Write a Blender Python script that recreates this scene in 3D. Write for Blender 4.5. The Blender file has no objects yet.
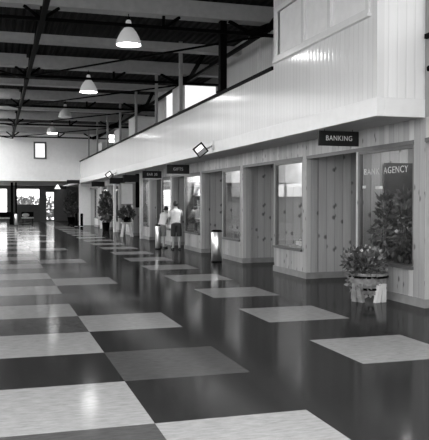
import bpy, bmesh, math, random
from mathutils import Vector, Matrix
random.seed(7)
S = bpy.context.scene
C = S.collection

# ------------------------------------------------------------------ camera
cam_d = bpy.data.cameras.new('camera')
cam = bpy.data.objects.new('camera', cam_d); C.objects.link(cam)
cam_d.sensor_fit = 'HORIZONTAL'; cam_d.sensor_width = 36.0
cam_d.lens = 720.0 / 429.0 * 36.0
cam_d.clip_end = 400
yaw = math.atan(218.1 / 720); pitch = math.atan(18 / 720)
cam.location = (0, 0, 1.6)
cam.rotation_euler = (math.pi / 2 - pitch, 0, -yaw)
S.camera = cam
# ------------------------------------------------------------------ daylight
W = bpy.data.worlds.new('daylight'); S.world = W; W.use_nodes = True
wn = W.node_tree.nodes; wl = W.node_tree.links
bg = wn['Background']
tc = wn.new('ShaderNodeTexCoord'); sp = wn.new('ShaderNodeSeparateXYZ')
rp = wn.new('ShaderNodeValToRGB')
rp.color_ramp.elements[0].position = 0.46; rp.color_ramp.elements[0].color = (.22, .22, .22, 1)
rp.color_ramp.elements[1].position = 0.52; rp.color_ramp.elements[1].color = (1, 1, 1, 1)
ma = wn.new('ShaderNodeMath'); ma.operation = 'MULTIPLY_ADD'; ma.inputs[1].default_value = .5; ma.inputs[2].default_value = .5
wl.new(tc.outputs['Generated'], sp.inputs[0]); wl.new(sp.outputs['Z'], ma.inputs[0])
wl.new(ma.outputs[0], rp.inputs[0]); wl.new(rp.outputs[0], bg.inputs['Color'])
bg.inputs['Strength'].default_value = 1.6
vs = S.view_settings
vs.view_transform = 'Standard'; vs.look = 'None'; vs.gamma = 1; vs.use_curve_mapping = False
vs.exposure = 1.8

# ------------------------------------------------------------------ materials
def g(v): return (v, v, v, 1)
def base(name, v, rough=.6, spec=.5, metal=0):
    m = bpy.data.materials.new(name); m.use_nodes = True
    b = m.node_tree.nodes['Principled BSDF']
    b.inputs['Base Color'].default_value = g(v); b.inputs['Roughness'].default_value = rough
    b.inputs['Specular IOR Level'].default_value = spec; b.inputs['Metallic'].default_value = metal
    return m, m.node_tree.nodes, m.node_tree.links, b
def mat(name, v, rough=.6, spec=.5, metal=0, var=.12, scale=6.0, bump=0.0):
    m, n, l, b = base(name, v, rough, spec, metal)
    t = n.new('ShaderNodeTexCoord'); no = n.new('ShaderNodeTexNoise'); no.inputs['Scale'].default_value = scale; no.inputs['Detail'].default_value = 4
    mr = n.new('ShaderNodeMapRange'); mr.inputs['From Min'].default_value = .3; mr.inputs['From Max'].default_value = .7
    mr.inputs['To Min'].default_value = v * (1 - var); mr.inputs['To Max'].default_value = v * (1 + var)
    l.new(t.outputs['Object'], no.inputs['Vector']); l.new(no.outputs['Fac'], mr.inputs['Value'])
    cc = n.new('ShaderNodeCombineColor')
    for i in range(3): l.new(mr.outputs[0], cc.inputs[i])
    l.new(cc.outputs[0], b.inputs['Base Color'])
    if bump:
        bp = n.new('ShaderNodeBump'); bp.inputs['Strength'].default_value = bump; bp.inputs['Distance'].default_value = .01
        l.new(no.outputs['Fac'], bp.inputs['Height']); l.new(bp.outputs[0], b.inputs['Normal'])
    return m
def boards(name, v, axis, w=.15, rough=.5, spec=.5, tone=.15, groove=.45, knots=True, grain=.18, bump=.6):
    """vertical tongue-and-groove boards; axis = 0 for walls running in x, 1 for walls running in y"""
    m, n, l, b = base(name, v, rough, spec)
    def M(op, a, c=None, d=None):
        x = n.new('ShaderNodeMath'); x.operation = op
        for i, q in enumerate((a, c, d)):
            if q is None: continue
            if isinstance(q, (int, float)): x.inputs[i].default_value = q
            else: l.new(q, x.inputs[i])
        return x.outputs[0]
    t = n.new('ShaderNodeNewGeometry'); s = n.new('ShaderNodeSeparateXYZ'); l.new(t.outputs['Position'], s.inputs[0])
    u = M('DIVIDE', s.outputs[axis], w)
    cell = M('FLOOR', u); fr = M('FRACT', u)
    wnz = n.new('ShaderNodeTexWhiteNoise'); wnz.noise_dimensions = '1D'; l.new(cell, wnz.inputs['W'])
    rnd = wnz.outputs['Value']
    edge = M('MINIMUM', fr, M('SUBTRACT', 1.0, fr))
    gr = n.new('ShaderNodeMapRange'); gr.interpolation_type = 'SMOOTHSTEP'
    gr.inputs['From Max'].default_value = .07; l.new(edge, gr.inputs['Value'])
    cv = n.new('ShaderNodeCombineXYZ')
    l.new(M('MULTIPLY', s.outputs[axis], 22), cv.inputs[0]); l.new(M('MULTIPLY', s.outputs[2], 1.1), cv.inputs[1]); l.new(M('MULTIPLY', rnd, 40), cv.inputs[2])
    no = n.new('ShaderNodeTexNoise'); no.inputs['Scale'].default_value = 1.0; no.inputs['Detail'].default_value = 5; no.inputs['Distortion'].default_value = .6
    l.new(cv.outputs[0], no.inputs['Vector'])
    val = M('MULTIPLY', v, M('ADD', 1 - tone, M('MULTIPLY', rnd, 2 * tone)))
    val = M('MULTIPLY', val, M('ADD', 1 - grain, M('MULTIPLY', no.outputs['Fac'], 2 * grain)))
    val = M('MULTIPLY', val, M('ADD', groove, M('MULTIPLY', gr.outputs[0], 1 - groove)))
    if knots:
        kv = n.new('ShaderNodeCombineXYZ')
        l.new(u, kv.inputs[0]); l.new(M('ADD', M('MULTIPLY', s.outputs[2], 5.5), M('MULTIPLY', rnd, 9)), kv.inputs[1])
        vo = n.new('ShaderNodeTexVoronoi'); vo.voronoi_dimensions = '2D'; vo.inputs['Scale'].default_value = 1.0
        l.new(kv.outputs[0], vo.inputs['Vector'])
        sc = n.new('ShaderNodeSeparateColor'); l.new(vo.outputs['Color'], sc.inputs[0])
        on = M('GREATER_THAN', sc.outputs[0], .87)
        kr = n.new('ShaderNodeMapRange'); kr.interpolation_type = 'SMOOTHSTEP'
        kr.inputs['From Min'].default_value = .10; kr.inputs['From Max'].default_value = .36
        kr.inputs['To Min'].default_value = .3; kr.inputs['To Max'].default_value = 1
        l.new(vo.outputs['Distance'], kr.inputs['Value'])
        kk = M('SUBTRACT', 1.0, M('MULTIPLY', on, M('SUBTRACT', 1.0, kr.outputs[0])))
        val = M('MULTIPLY', val, kk)
    cc = n.new('ShaderNodeCombineColor')
    for i in range(3): l.new(val, cc.inputs[i])
    l.new(cc.outputs[0], b.inputs['Base Color'])
    bp = n.new('ShaderNodeBump'); bp.inputs['Strength'].default_value = bump; bp.inputs['Distance'].default_value = .008
    l.new(M('ADD', gr.outputs[0], M('MULTIPLY', M('MULTIPLY', fr, M('SUBTRACT', 1.0, fr)), 1.6)), bp.inputs['Height']); l.new(bp.outputs[0], b.inputs['Normal'])
    return m
def linoleum(name, v):
    """matt marbled linoleum under a thin worn wax"""
    m, n, l, b = base(name, v, 1, 0)
    o = [x for x in n if x.type == 'OUTPUT_MATERIAL'][0]; n.remove(b)
    t = n.new('ShaderNodeNewGeometry')
    mp = n.new('ShaderNodeMapping'); mp.inputs['Scale'].default_value = (3.2, 12, 1); l.new(t.outputs['Position'], mp.inputs['Vector'])
    a = n.new('ShaderNodeTexNoise'); a.inputs['Scale'].default_value = 2.4; a.inputs['Detail'].default_value = 8; a.inputs['Roughness'].default_value = .7
    l.new(mp.outputs[0], a.inputs['Vector'])
    c = n.new('ShaderNodeTexNoise'); c.inputs['Scale'].default_value = .6; c.inputs['Detail'].default_value = 3; l.new(t.outputs['Position'], c.inputs['Vector'])
    mr = n.new('ShaderNodeMapRange'); mr.inputs['From Min'].default_value = .3; mr.inputs['From Max'].default_value = .7
    mr.inputs['To Min'].default_value = v * .72; mr.inputs['To Max'].default_value = v * 1.22; l.new(a.outputs['Fac'], mr.inputs['Value'])
    cc = n.new('ShaderNodeCombineColor')
    for i in range(3): l.new(mr.outputs[0], cc.inputs[i])
    di = n.new('ShaderNodeBsdfDiffuse'); l.new(cc.outputs[0], di.inputs['Color'])
    gl = n.new('ShaderNodeBsdfGlossy')
    r2 = n.new('ShaderNodeMapRange'); r2.inputs['To Min'].default_value = .08; r2.inputs['To Max'].default_value = .14
    l.new(c.outputs['Fac'], r2.inputs['Value']); l.new(r2.outputs[0], gl.inputs['Roughness'])
    fr = n.new('ShaderNodeFresnel'); fr.inputs[0].default_value = 1.42
    k = n.new('ShaderNodeMath'); k.operation = 'MULTIPLY'; k.inputs[1].default_value = WAX; l.new(fr.outputs[0], k.inputs[0])
    bp = n.new('ShaderNodeBump'); bp.inputs['Strength'].default_value = .05; bp.inputs['Distance'].default_value = .004
    l.new(a.outputs['Fac'], bp.inputs['Height']); l.new(bp.outputs[0], gl.inputs['Normal'])
    mx = n.new('ShaderNodeMixShader'); l.new(k.outputs[0], mx.inputs[0]); l.new(di.outputs[0], mx.inputs[1]); l.new(gl.outputs[0], mx.inputs[2]); l.new(mx.outputs[0], o.inputs[0])
    return m
WAX = .58
def glass(name, tint=.85, refl=.1):
    m = bpy.data.materials.new(name); m.use_nodes = True; n = m.node_tree.nodes; l = m.node_tree.links
    n.clear(); o = n.new('ShaderNodeOutputMaterial'); mx = n.new('ShaderNodeMixShader')
    tr = n.new('ShaderNodeBsdfTransparent'); tr.inputs[0].default_value = g(tint)
    gl = n.new('ShaderNodeBsdfGlossy'); gl.inputs['Roughness'].default_value = .02
    ge = n.new('ShaderNodeNewGeometry'); dt = n.new('ShaderNodeVectorMath'); dt.operation = 'DOT_PRODUCT'
    l.new(ge.outputs['Incoming'], dt.inputs[0]); l.new(ge.outputs['Normal'], dt.inputs[1])
    def mm(op, a, b_):
        x = n.new('ShaderNodeMath'); x.operation = op
        for i, q in enumerate((a, b_)):
            if q is None: continue
            if isinstance(q, (int, float)): x.inputs[i].default_value = q
            else: l.new(q, x.inputs[i])
        x.use_clamp = True
        return x
    ab = mm('ABSOLUTE', dt.outputs['Value'], None); om = mm('SUBTRACT', 1.0, ab.outputs[0]); pw = mm('POWER', om.outputs[0], 5.0)
    sc = mm('MULTIPLY', pw.outputs[0], .9); ad = mm('ADD', sc.outputs[0], refl)
    l.new(ad.outputs[0], mx.inputs[0])
    l.new(tr.outputs[0], mx.inputs[1]); l.new(gl.outputs[0], mx.inputs[2]); l.new(mx.outputs[0], o.inputs[0])
    return m
def glow(name, v, s):
    m, n, l, b = base(name, v, .5)
    b.inputs['Emission Color'].default_value = g(v); b.inputs['Emission Strength'].default_value = s
    return m

M_ = {}
M_['lino_dark'] = linoleum('dark_linoleum', .027)
M_['lino_mid'] = linoleum('mid_grey_linoleum', .078)
M_['lino_light'] = linoleum('pale_linoleum', .31)
M_['fascia'] = boards('painted_boards_along', .80, 1, .15, .15, .8, .03, .88, False, .03, .5)
M_['fascia_x'] = boards('painted_boards_across', .84, 0, .15, .25, .5, .03, .9, False, .03, .5)
M_['pine_y'] = boards('pine_boards_along', .40, 1, .15, .42, .4, .22, .72)
M_['pine_x'] = boards('pine_boards_across', .42, 0, .19, .42, .4, .27, .72)
M_['skirt'] = mat('stained_skirting', .24, .45, .4, 0, .15, 5)
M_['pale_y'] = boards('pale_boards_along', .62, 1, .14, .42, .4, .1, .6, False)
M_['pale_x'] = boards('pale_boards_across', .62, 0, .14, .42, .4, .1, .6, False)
M_['white'] = mat('white_paint', .90, .5, .4, 0, .03)
M_['trimwhite'] = mat('white_gloss_trim', .82, .25, .5, 0, .03)
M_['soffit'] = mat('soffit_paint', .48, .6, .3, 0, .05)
M_['greywall'] = mat('grey_paint', .5, .6, .3, 0, .05)
M_['midwall'] = mat('mid_grey_paint', .33, .6, .3, 0, .05)
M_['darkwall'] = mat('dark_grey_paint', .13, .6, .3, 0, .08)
M_['steel_dark'] = mat('black_steel', .0025, .6, .04, 0, .1)
M_['beam'] = mat('grey_painted_beam', .42, .6, .3, 0, .08)
M_['post'] = mat('grey_steel_post', .30, .4, .5, 0, .08)
M_['frame'] = mat('brown_stained_frame', .10, .4, .4, 0, .1)
M_['black'] = mat('black_sign_paint', .008, .5, .3, 0, .1)
M_['letter'] = mat('white_lettering', .75, .5, .3, 0, .03)
M_['winletter'] = mat('grey_window_lettering', .52, .5, .3, 0, .03)
M_['chrome'] = mat('brushed_steel', .85, .33, .5, 1, .04)
M_['leaf'] = mat('dark_green_leaf', .075, .4, .5, 0, .4, 9)
M_['leaf2'] = mat('grey_green_leaf', .16, .4, .5, 0, .4, 9)
M_['flower'] = mat('pale_petal', .5, .6, .3, 0, .1)
M_['soil'] = mat('potting_soil', .03, .9, .2, 0, .3, 20)
M_['planter'] = mat('weathered_planter_wood', .22, .7, .3, 0, .3, 12)
M_['paleleg'] = mat('pale_painted_wood', .62, .5, .3, 0, .08)
M_['shade'] = mat('enamel_lamp_shade', .72, .25, .5, 0, .03)
M_['bulb'] = glow('lit_bulb', 1, 9.0)
M_['shade_lit'] = glow('glowing_milk_glass_shade', .6, .10)
M_['spotlens'] = glow('lit_spot_lens', 1, .5)
M_['glass'] = glass('window_glass', .92, .02)
M_['glass2'] = glass('outer_glass', .98, .0)
M_['lit'] = glow('glowing_pane', .9, .28)  # emission put into the pane in place of daylight behind it
M_['tube'] = glow('lit_shelf_light', 1, 1.3)
M_['blind'] = mat('pale_window_blind', .88, .5, .3, 0, .04)
M_['skin'] = mat('skin', .42, .55, .3, 0, .05)
M_['shirt'] = mat('pale_shirt_cloth', .66, .8, .2, 0, .08)
M_['shorts'] = mat('dark_cloth', .05, .8, .2, 0, .1)
M_['midcloth'] = mat('grey_cloth', .2, .8, .2, 0, .1)
M_['hair'] = mat('dark_hair', .02, .6, .4, 0, .2)
M_['goods'] = [mat('goods_%s' % s, v, .5, .4, 0, .2) for s, v in (('pale', .7), ('grey', .3), ('dark', .07), ('white', .85))]
# corrugated deck
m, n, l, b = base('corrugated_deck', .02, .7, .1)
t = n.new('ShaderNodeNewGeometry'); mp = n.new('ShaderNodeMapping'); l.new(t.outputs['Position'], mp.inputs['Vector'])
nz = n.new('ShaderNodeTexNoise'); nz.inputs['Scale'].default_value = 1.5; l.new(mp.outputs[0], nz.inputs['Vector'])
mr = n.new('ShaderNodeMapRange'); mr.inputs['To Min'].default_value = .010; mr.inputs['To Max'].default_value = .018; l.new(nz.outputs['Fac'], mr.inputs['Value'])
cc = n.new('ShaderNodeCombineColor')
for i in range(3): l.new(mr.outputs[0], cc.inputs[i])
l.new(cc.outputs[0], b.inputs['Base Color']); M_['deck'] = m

# ------------------------------------------------------------------ mesh helpers
class MB:
    def __init__(s): s.v = []; s.f = []; s.mi = []; s.mats = []; s.sm = []
    def _m(s, m):
        if m not in s.mats: s.mats.append(m)
        return s.mats.index(m)
    def add(s, vs_, fs, m, smooth=False):
        k = len(s.v); s.v += [tuple(p) for p in vs_]; i = s._m(m)
        for f in fs: s.f.append(tuple(k + q for q in f)); s.mi.append(i); s.sm.append(smooth)
        return s
    def box(s, a, b_, m):
        (x0, y0, z0), (x1, y1, z1) = [tuple(map(min, zip(a, b_))), tuple(map(max, zip(a, b_)))]
        return s.add([(x0,y0,z0),(x1,y0,z0),(x1,y1,z0),(x0,y1,z0),(x0,y0,z1),(x1,y0,z1),(x1,y1,z1),(x0,y1,z1)],
              [(3,2,1,0),(4,5,6,7),(0,1,5,4),(1,2,6,5),(2,3,7,6),(3,0,4,7)], m)
    def hexa(s, bottom, top, m):
        return s.add(list(bottom) + list(top), [(3,2,1,0),(4,5,6,7),(0,1,5,4),(1,2,6,5),(2,3,7,6),(3,0,4,7)], m)
    def tube(s, pts, rad, m, n_=8, smooth=True, flat=1.0):
        pts = [Vector(p) for p in pts]
        if isinstance(rad, (int, float)): rad = [rad] * len(pts)
        rings = []; prev = None
        for i, p in enumerate(pts):
            d = (pts[min(i+1, len(pts)-1)] - pts[max(i-1, 0)]).normalized()
            if prev is None:
                a = Vector((1, 0, 0)) if abs(d.x) < .9 else Vector((0, 1, 0))
            else: a = prev
            e = (a - d * a.dot(d)).normalized(); q = d.cross(e); prev = e
            rings.append([p + (e * math.cos(t_) + q * math.sin(t_) * flat) * rad[i] for t_ in [2*math.pi*j/n_ for j in range(n_)]])
        vv = [x for r in rings for x in r]; ff = []
        for i in range(len(rings) - 1):
            for j in range(n_):
                ff.append((i*n_+j, i*n_+(j+1) % n_, (i+1)*n_+(j+1) % n_, (i+1)*n_+j))
        ff.append(tuple(range(n_))[::-1]); ff.append(tuple((len(rings)-1)*n_ + j for j in range(n_)))
        return s.add(vv, ff, m, smooth)
    def lathe(s, c, prof, m, n_=24, smooth=True, cap=True):
        vv = [(c[0] + r*math.cos(2*math.pi*j/n_), c[1] + r*math.sin(2*math.pi*j/n_), c[2] + z) for r, z in prof for j in range(n_)]
        ff = [(i*n_+j, i*n_+(j+1) % n_, (i+1)*n_+(j+1) % n_, (i+1)*n_+j) for i in range(len(prof)-1) for j in range(n_)]
        if cap: ff.append(tuple(range(n_))[::-1]); ff.append(tuple((len(prof)-1)*n_ + j for j in range(n_)))
        return s.add(vv, ff, m, smooth)
    def ball(s, c, r, m, n_=12):
        rx, ry, rz = (r, r, r) if isinstance(r, (int, float)) else r
        vv = []; k = n_ // 2
        for i in range(1, k):
            ph = math.pi * i / k
            vv += [(c[0] + rx*math.sin(ph)*math.cos(2*math.pi*j/n_), c[1] + ry*math.sin(ph)*math.sin(2*math.pi*j/n_), c[2] - rz*math.cos(ph)) for j in range(n_)]
        ff = [(i*n_+j, i*n_+(j+1) % n_, (i+1)*n_+(j+1) % n_, (i+1)*n_+j) for i in range(k-2) for j in range(n_)]
        a = len(vv); vv.append((c[0], c[1], c[2]-rz)); vv.append((c[0], c[1], c[2]+rz))
        ff += [(a, (j+1) % n_, j) for j in range(n_)] + [(a+1, (k-2)*n_+j, (k-2)*n_+(j+1) % n_) for j in range(n_)]
        return s.add(vv, ff, m, True)
    def build(s, name, parent=None, bevel=0, **kw):
        me = bpy.data.meshes.new(name); me.from_pydata(s.v, [], s.f)
        for mm in s.mats: me.materials.append(mm)
        me.polygons.foreach_set('material_index', s.mi); me.polygons.foreach_set('use_smooth', s.sm)
        me.update()
        o = bpy.data.objects.new(name, me); C.objects.link(o)
        if parent is not None: o.parent = parent
        if bevel:
            bv = o.modifiers.new('bevel', 'BEVEL'); bv.width = bevel; bv.segments = 2; bv.limit_method = 'ANGLE'
        for k, v in kw.items(): o[k] = v
        return o
def thing(name, loc, label, cat, group=None, rz=0):
    o = bpy.data.objects.new(name, None); C.objects.link(o); o.location = loc; o.rotation_euler = (0, 0, rz)
    o.empty_display_size = .1
    o['label'] = label; o['category'] = cat
    if group: o['group'] = group
    return o
def struct(mb, name, bevel=0, parent=None):
    o = mb.build(name, parent, bevel)
    if parent is None: o['kind'] = 'structure'
    return o
def copy_tree(o, parent=None):
    c = o.copy(); C.objects.link(c)
    if parent is not None: c.parent = parent
    for ch in list(o.children): copy_tree(ch, c)
    return c
def text_mesh(txt, size, m, name, parent, loc, rot, extrude=.002, font_w=1.0, space=1.0):
    cu = bpy.data.curves.new('t', 'FONT'); cu.body = txt; cu.size = size; cu.extrude = extrude
    cu.align_x = 'CENTER'; cu.align_y = 'CENTER'; cu.space_character = space
    to = bpy.data.objects.new('t', cu); C.objects.link(to)
    dg = bpy.context.evaluated_depsgraph_get(); me = bpy.data.meshes.new_from_object(to.evaluated_get(dg))
    bpy.data.objects.remove(to); me.materials.clear(); me.materials.append(m)
    o = bpy.data.objects.new(name, me); C.objects.link(o); o.parent = parent
    o.location = loc; o.rotation_euler = rot; o.scale = (font_w, 1, 1)
    return o

# ================================================================== SETTING
XF, XS = 5.36, 6.17          # balcony face, shop front
ZS, ZR = 2.87, 4.26          # soffit, parapet top
DECK = 6.50
YB, YE = 9.47, 48.6          # balcony near end, far upper wall
# floor with its chequer
X0, WT, Y0, LT = 1.085, 1.188, 5.07, 1.28
mb = MB()
def tone(c, r):
    if c <= -1: return 'lino_light' if r % 2 == 0 else ('lino_dark' if r == 1 else 'lino_mid')
    if c == 0: return {3: 'lino_light', 1: 'lino_mid'}.get(r % 4, 'lino_dark')
    if c == 2 and r > 0: return 'lino_light' if r % 2 else 'lino_dark'
    return 'lino_dark'
xs = [-9] + [X0 + WT*c for c in range(-4, 4)] + [9.5]
for ci in range(len(xs) - 1):
    for r in range(-12, 46):
        y0, y1 = Y0 + LT*r, Y0 + LT*(r+1)
        c = ci - 5 + 0
        mb.add([(xs[ci], y0, 0), (xs[ci+1], y0, 0), (xs[ci+1], y1, 0), (xs[ci], y1, 0)], [(0, 1, 2, 3)], M_[tone(c, r)])
YN = Y0 - 12*LT; YF = Y0 + 46*LT; YL_ = 62.5
struct(mb, 'floor')
# roof deck, corrugated along the hall, with unseen rooflights added for light
mb = MB(); x0, x1 = -9.2, 9.4
SK0, SK1, SKX0, SKX1 = -8.6, 4.4, -8.0, 4.4
SL0, SL1, SLX = 30.0, 48.3, -.2  # second opening, added left of view to brighten the far wall
pts = []
k = int((x1 - x0) / .2)
for i in range(k):
    a = x0 + i*.2
    pts += [(a, DECK), (a+.07, DECK), (a+.1, DECK+.06), (a+.17, DECK+.06)]
pts.append((x0 + k*.2, DECK))
def sheet(pp, ya, yb):
    vv = []; ff = []
    for (x, z) in pp: vv += [(x, ya, z), (x, yb, z), (x, ya, z+.05), (x, yb, z+.05)]
    for i in range(len(pp)-1):
        a = 4*i; b4 = a + 4
        ff += [(a, a+1, b4+1, b4), (a+2, b4+2, b4+3, a+3), (a, b4, b4+2, a+2), (a+1, a+3, b4+3, b4+1)]
    e = 4*(len(pp)-1); ff += [(0, 2, 3, 1), (e, e+1, e+3, e+2)]
    mb.add(vv, ff, M_['deck'])
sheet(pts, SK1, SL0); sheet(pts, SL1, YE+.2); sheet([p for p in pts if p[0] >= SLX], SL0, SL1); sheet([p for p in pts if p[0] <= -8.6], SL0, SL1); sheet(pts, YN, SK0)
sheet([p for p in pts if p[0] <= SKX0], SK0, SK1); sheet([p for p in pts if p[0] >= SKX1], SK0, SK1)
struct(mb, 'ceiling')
mb = MB()
for q in range(1, 6): mb.box((SKX0, SK0 + q*2.16 - .06, DECK), (SKX1, SK0 + q*2.16 + .06, DECK+.1), M_['trimwhite'])
for q in range(1, 5): mb.box((SKX0 + q*2.24 - .05, SK0, DECK+.1), (SKX0 + q*2.24 + .05, SK1, DECK+.16), M_['trimwhite'])
struct(mb, 'window_31')  # bars across the added near rooflight
# left wall, beyond the frame's left edge: unseen glazing and clerestory added to let daylight in
YG = 24.0; YH = 40.6
mb = MB(); gw_ = M_['greywall']
mb.box((-9.1, YN, 0), (-8.95, YG, 2.4), gw_); mb.box((-9.1, YN, 5.6), (-8.95, YG, DECK), gw_)
mb.box((-9.1, YG, 0), (-8.95, YH, 4.75), M_['darkwall']); mb.box((-9.1, YH, 0), (-8.95, YL_, 2.0), M_['darkwall']); mb.box((-9.1, YG, 6.35), (-8.95, YE, DECK), gw_)
y = YN
while y < YF:
    mb.box((-9.1, y, 2.4 if y < YG else (4.75 if y < YH - 2 else 2.0)), (-8.95, y+.25, 5.6 if y < YG else 6.35), gw_); y += 3.875
struct(mb, 'wall_left')
y = YN
wl_ = MB()
while y < YG - 3:
    for q in (1, 2, 3): wl_.box((-9.06, y+.25+q*.9, 2.4), (-8.99, y+.30+q*.9, 5.6), M_['trimwhite'])
    y += 3.875
struct(wl_, 'window_1')  # mullions of the added daylight glazing
# wall behind the viewer, glazed
mb = MB(); mb.box((-9.1, YN-.15, 0), (9.5, YN, .5), M_['greywall']); mb.box((-9.1, YN-.15, 5.6), (9.5, YN, DECK), M_['greywall'])
for x in (-9.1, -4.5, 0, 4.5, 9.2): mb.box((x, YN-.15, .5), (x+.3, YN, 5.6), M_['greywall'])
struct(mb, 'wall_front')
# far upper wall
mb = MB()
wx0, wx1, wz0, wz1 = 2.36, 3.17, 4.42, 5.54
mb.box((-9, YE, 2.98), (wx0, YE+.2, DECK-.01), M_['white']); mb.box((wx1, YE, 2.98), (7.3, YE+.2, DECK-.01), M_['white'])
mb.box((wx0, YE, 2.98), (wx1, YE+.2, wz0), M_['white']); mb.box((wx0, YE, wz1), (wx1, YE+.2, DECK-.01), M_['white'])
struct(mb, 'wall_back')
def frame_rect(mb, axis, pos, a0, a1, z0, z1, t_, th, m):
    """a rectangular frame in the plane axis=pos, t_ wide, th thick"""
    for (p0, p1, q0, q1) in ((a0, a1, z0, z0+t_), (a0, a1, z1-t_, z1), (a0, a0+t_, z0+t_, z1-t_), (a1-t_, a1, z0+t_, z1-t_)):
        if axis == 'y': mb.box((p0, pos, q0), (p1, pos+th, q1), m)
        else: mb.box((pos, p0, q0), (pos+th, p1, q1), m)
    return mb
mb = MB(); frame_rect(mb, 'y', YE-.04, wx0, wx1, wz0, wz1, .1, .2, M_['frame']); w = struct(mb, 'window_2')
MB().box((wx0+.1, YE+.05, wz0+.1), (wx1-.1, YE+.07, wz1-.1), M_['lit']).build('pane', w)
# recess beneath the far wall
YL = 62.5
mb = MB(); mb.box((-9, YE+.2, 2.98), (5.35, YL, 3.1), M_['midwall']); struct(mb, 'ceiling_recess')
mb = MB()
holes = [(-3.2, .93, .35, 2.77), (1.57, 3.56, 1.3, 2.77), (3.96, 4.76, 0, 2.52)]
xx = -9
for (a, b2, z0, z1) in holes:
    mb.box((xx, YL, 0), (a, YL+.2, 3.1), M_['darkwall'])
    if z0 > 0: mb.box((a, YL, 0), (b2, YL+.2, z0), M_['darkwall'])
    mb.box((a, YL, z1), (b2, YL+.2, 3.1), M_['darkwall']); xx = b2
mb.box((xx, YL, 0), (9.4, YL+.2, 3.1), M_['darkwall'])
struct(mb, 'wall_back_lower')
for i, (a, b2, z0, z1) in enumerate(holes[:2]):
    mb = MB(); frame_rect(mb, 'y', YL+.02, a, b2, z0, z1, .09, .12, M_['frame'])
    if i == 0: mb.box((a+.09, YL+.05, 1.2), (b2-.09, YL+.1, 1.27), M_['frame'])
    w = struct(mb, 'window_%d' % (3+i)); MB().box((a+.09, YL+.07, z0+.09), (b2-.09, YL+.085, z1-.09), M_['glass2']).build('pane', w)
a, b2, z0, z1 = holes[2]
mb = MB(); frame_rect(mb, 'y', YL+.02, a, b2, 0, z1, .09, .12, M_['frame'])
for q in (.32, .62, .92): mb.box((a+.09, YL+.04, q), (b2-.09, YL+.09, q+.1), M_['goods'][1])
mb.box((a+.09, YL+.04, 1.2), (b2-.09, YL+.09, 1.26), M_['goods'][1])
w = struct(mb, 'door_1'); MB().box((a+.09, YL+.06, .09), (b2-.09, YL+.075, z1-.09), M_['glass2']).build('pane', w)
# paved ground outside
mb = MB(); mb.box((-60, YL+.2, -.12), (60, 140, -.02), M_['greywall']); mb.box((-60, YN-30, -.14), (-9.1, YL, -.04), M_['greywall']); struct(mb, 'ground')

# balcony slab and soffit
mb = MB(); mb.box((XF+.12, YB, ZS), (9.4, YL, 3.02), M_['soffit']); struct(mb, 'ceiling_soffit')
# parapet and the enclosed near room
mb = MB()
mb.box((XF, 13.6, 3.13), (XF+.12, YE, ZR), M_['fascia'])
fy0, fy1, fz0, fz1 = 9.78, 13.35, 4.5, 5.36
mb.box((XF, YB, 3.13), (XF+.12, 13.6, fz0), M_['fascia']); mb.box((XF, YB, fz1), (XF+.12, 13.6, DECK-.01), M_['fascia'])
mb.box((XF, YB, fz0), (XF+.12, fy0, fz1), M_['fascia']); mb.box((XF, fy1, fz0), (XF+.12, 13.6, fz1), M_['fascia'])
mb.box((XF+.12, YB, 3.13), (XS-.005, YB+.12, DECK-.01), M_['fascia_x'])
mb.box((XF+.12, 13.48, 3.02), (9.3, 13.6, DECK-.01), M_['greywall'])
struct(mb, 'wall_balcony')
mb = MB(); mb.box((XF-.02, YB-.02, ZS-.005), (XF+.12, YE, 3.14), M_['trimwhite']); mb.box((XF+.12, YB-.02, ZS-.005), (XS-.006, YB+.1, 3.14), M_['trimwhite'])
struct(mb, 'trim_1', .006)
mb = MB(); mb.box((XF-.04, 13.6, ZR), (XF+.16, YE, ZR+.07), M_['steel_dark']); struct(mb, 'trim_2')
# windows of the near room
mb = MB(); P = M_['trimwhite']
frame_rect(mb, 'x', XF-.03, fy0-.1, fy1+.1, fz0-.1, fz1+.1, .1, .07, P)
mb.box((XF-.07, fy0-.14, fz0-.14), (XF+.01, fy1+.14, fz0-.09), P)
for yy in (12.14, 11.05): mb.box((XF-.02, yy-.06, fz0), (XF+.08, yy+.06, fz1), P)
w = struct(mb, 'window_5', .006)
for (p0, p1) in ((12.2, fy1), (11.11, 12.08), (fy0, 10.99)):
    mb = MB(); mb.box((XF+.03, p0, fz0), (XF+.05, p1, fz1), M_['blind']); mb.build('pane', w)
# upper wall on the shop line nearest the viewer
mb = MB(); gw = M_['midwall']
mb.box((XS, 2, ZS), (XS+.14, YB, 4.06), gw); mb.box((XS, 9.36, 4.06), (XS+.14, YB, DECK-.01), gw); mb.box((XS, 2, 5.9), (XS+.14, 9.36, DECK-.01), gw)
mb.box((XS, 2, 4.06), (XS+.14, 5.0, 5.9), gw); struct(mb, 'wall_right_upper')
mb = MB(); mb.box((XS-.05, 5.0, 4.03), (XS+.1, 9.42, 4.1), M_['steel_dark'])
frame_rect(mb, 'x', XS+.02, 5.0, 9.36, 4.1, 5.9, .07, .06, P)
for yy in (8.0, 6.5): mb.box((XS+.03, yy, 4.1), (XS+.07, yy+.06, 5.9), P)
mb.box((XS+.03, 5.07, 4.95), (XS+.07, 9.29, 5.0), P)
w = struct(mb, 'window_6'); MB().box((XS+.05, 5.07, 4.17), (XS+.06, 9.29, 5.83), M_['lit']).build('pane', w)
t = MB(); t.lathe((0, 0, 0), [(.02, -.04), (.03, -.02), (.03, .02), (.015, .04)], M_['steel_dark'], 12); t.box((0, -.012, -.012), (.05, .012, .012), M_['steel_dark'])
o = t.build('wall_lamp', None); o.location = (XS-.05, 9.3, 3.57); o['label'] = 'small dark round fixture on the upper wall right of the white balcony'; o['category'] = 'lamp'

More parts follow.
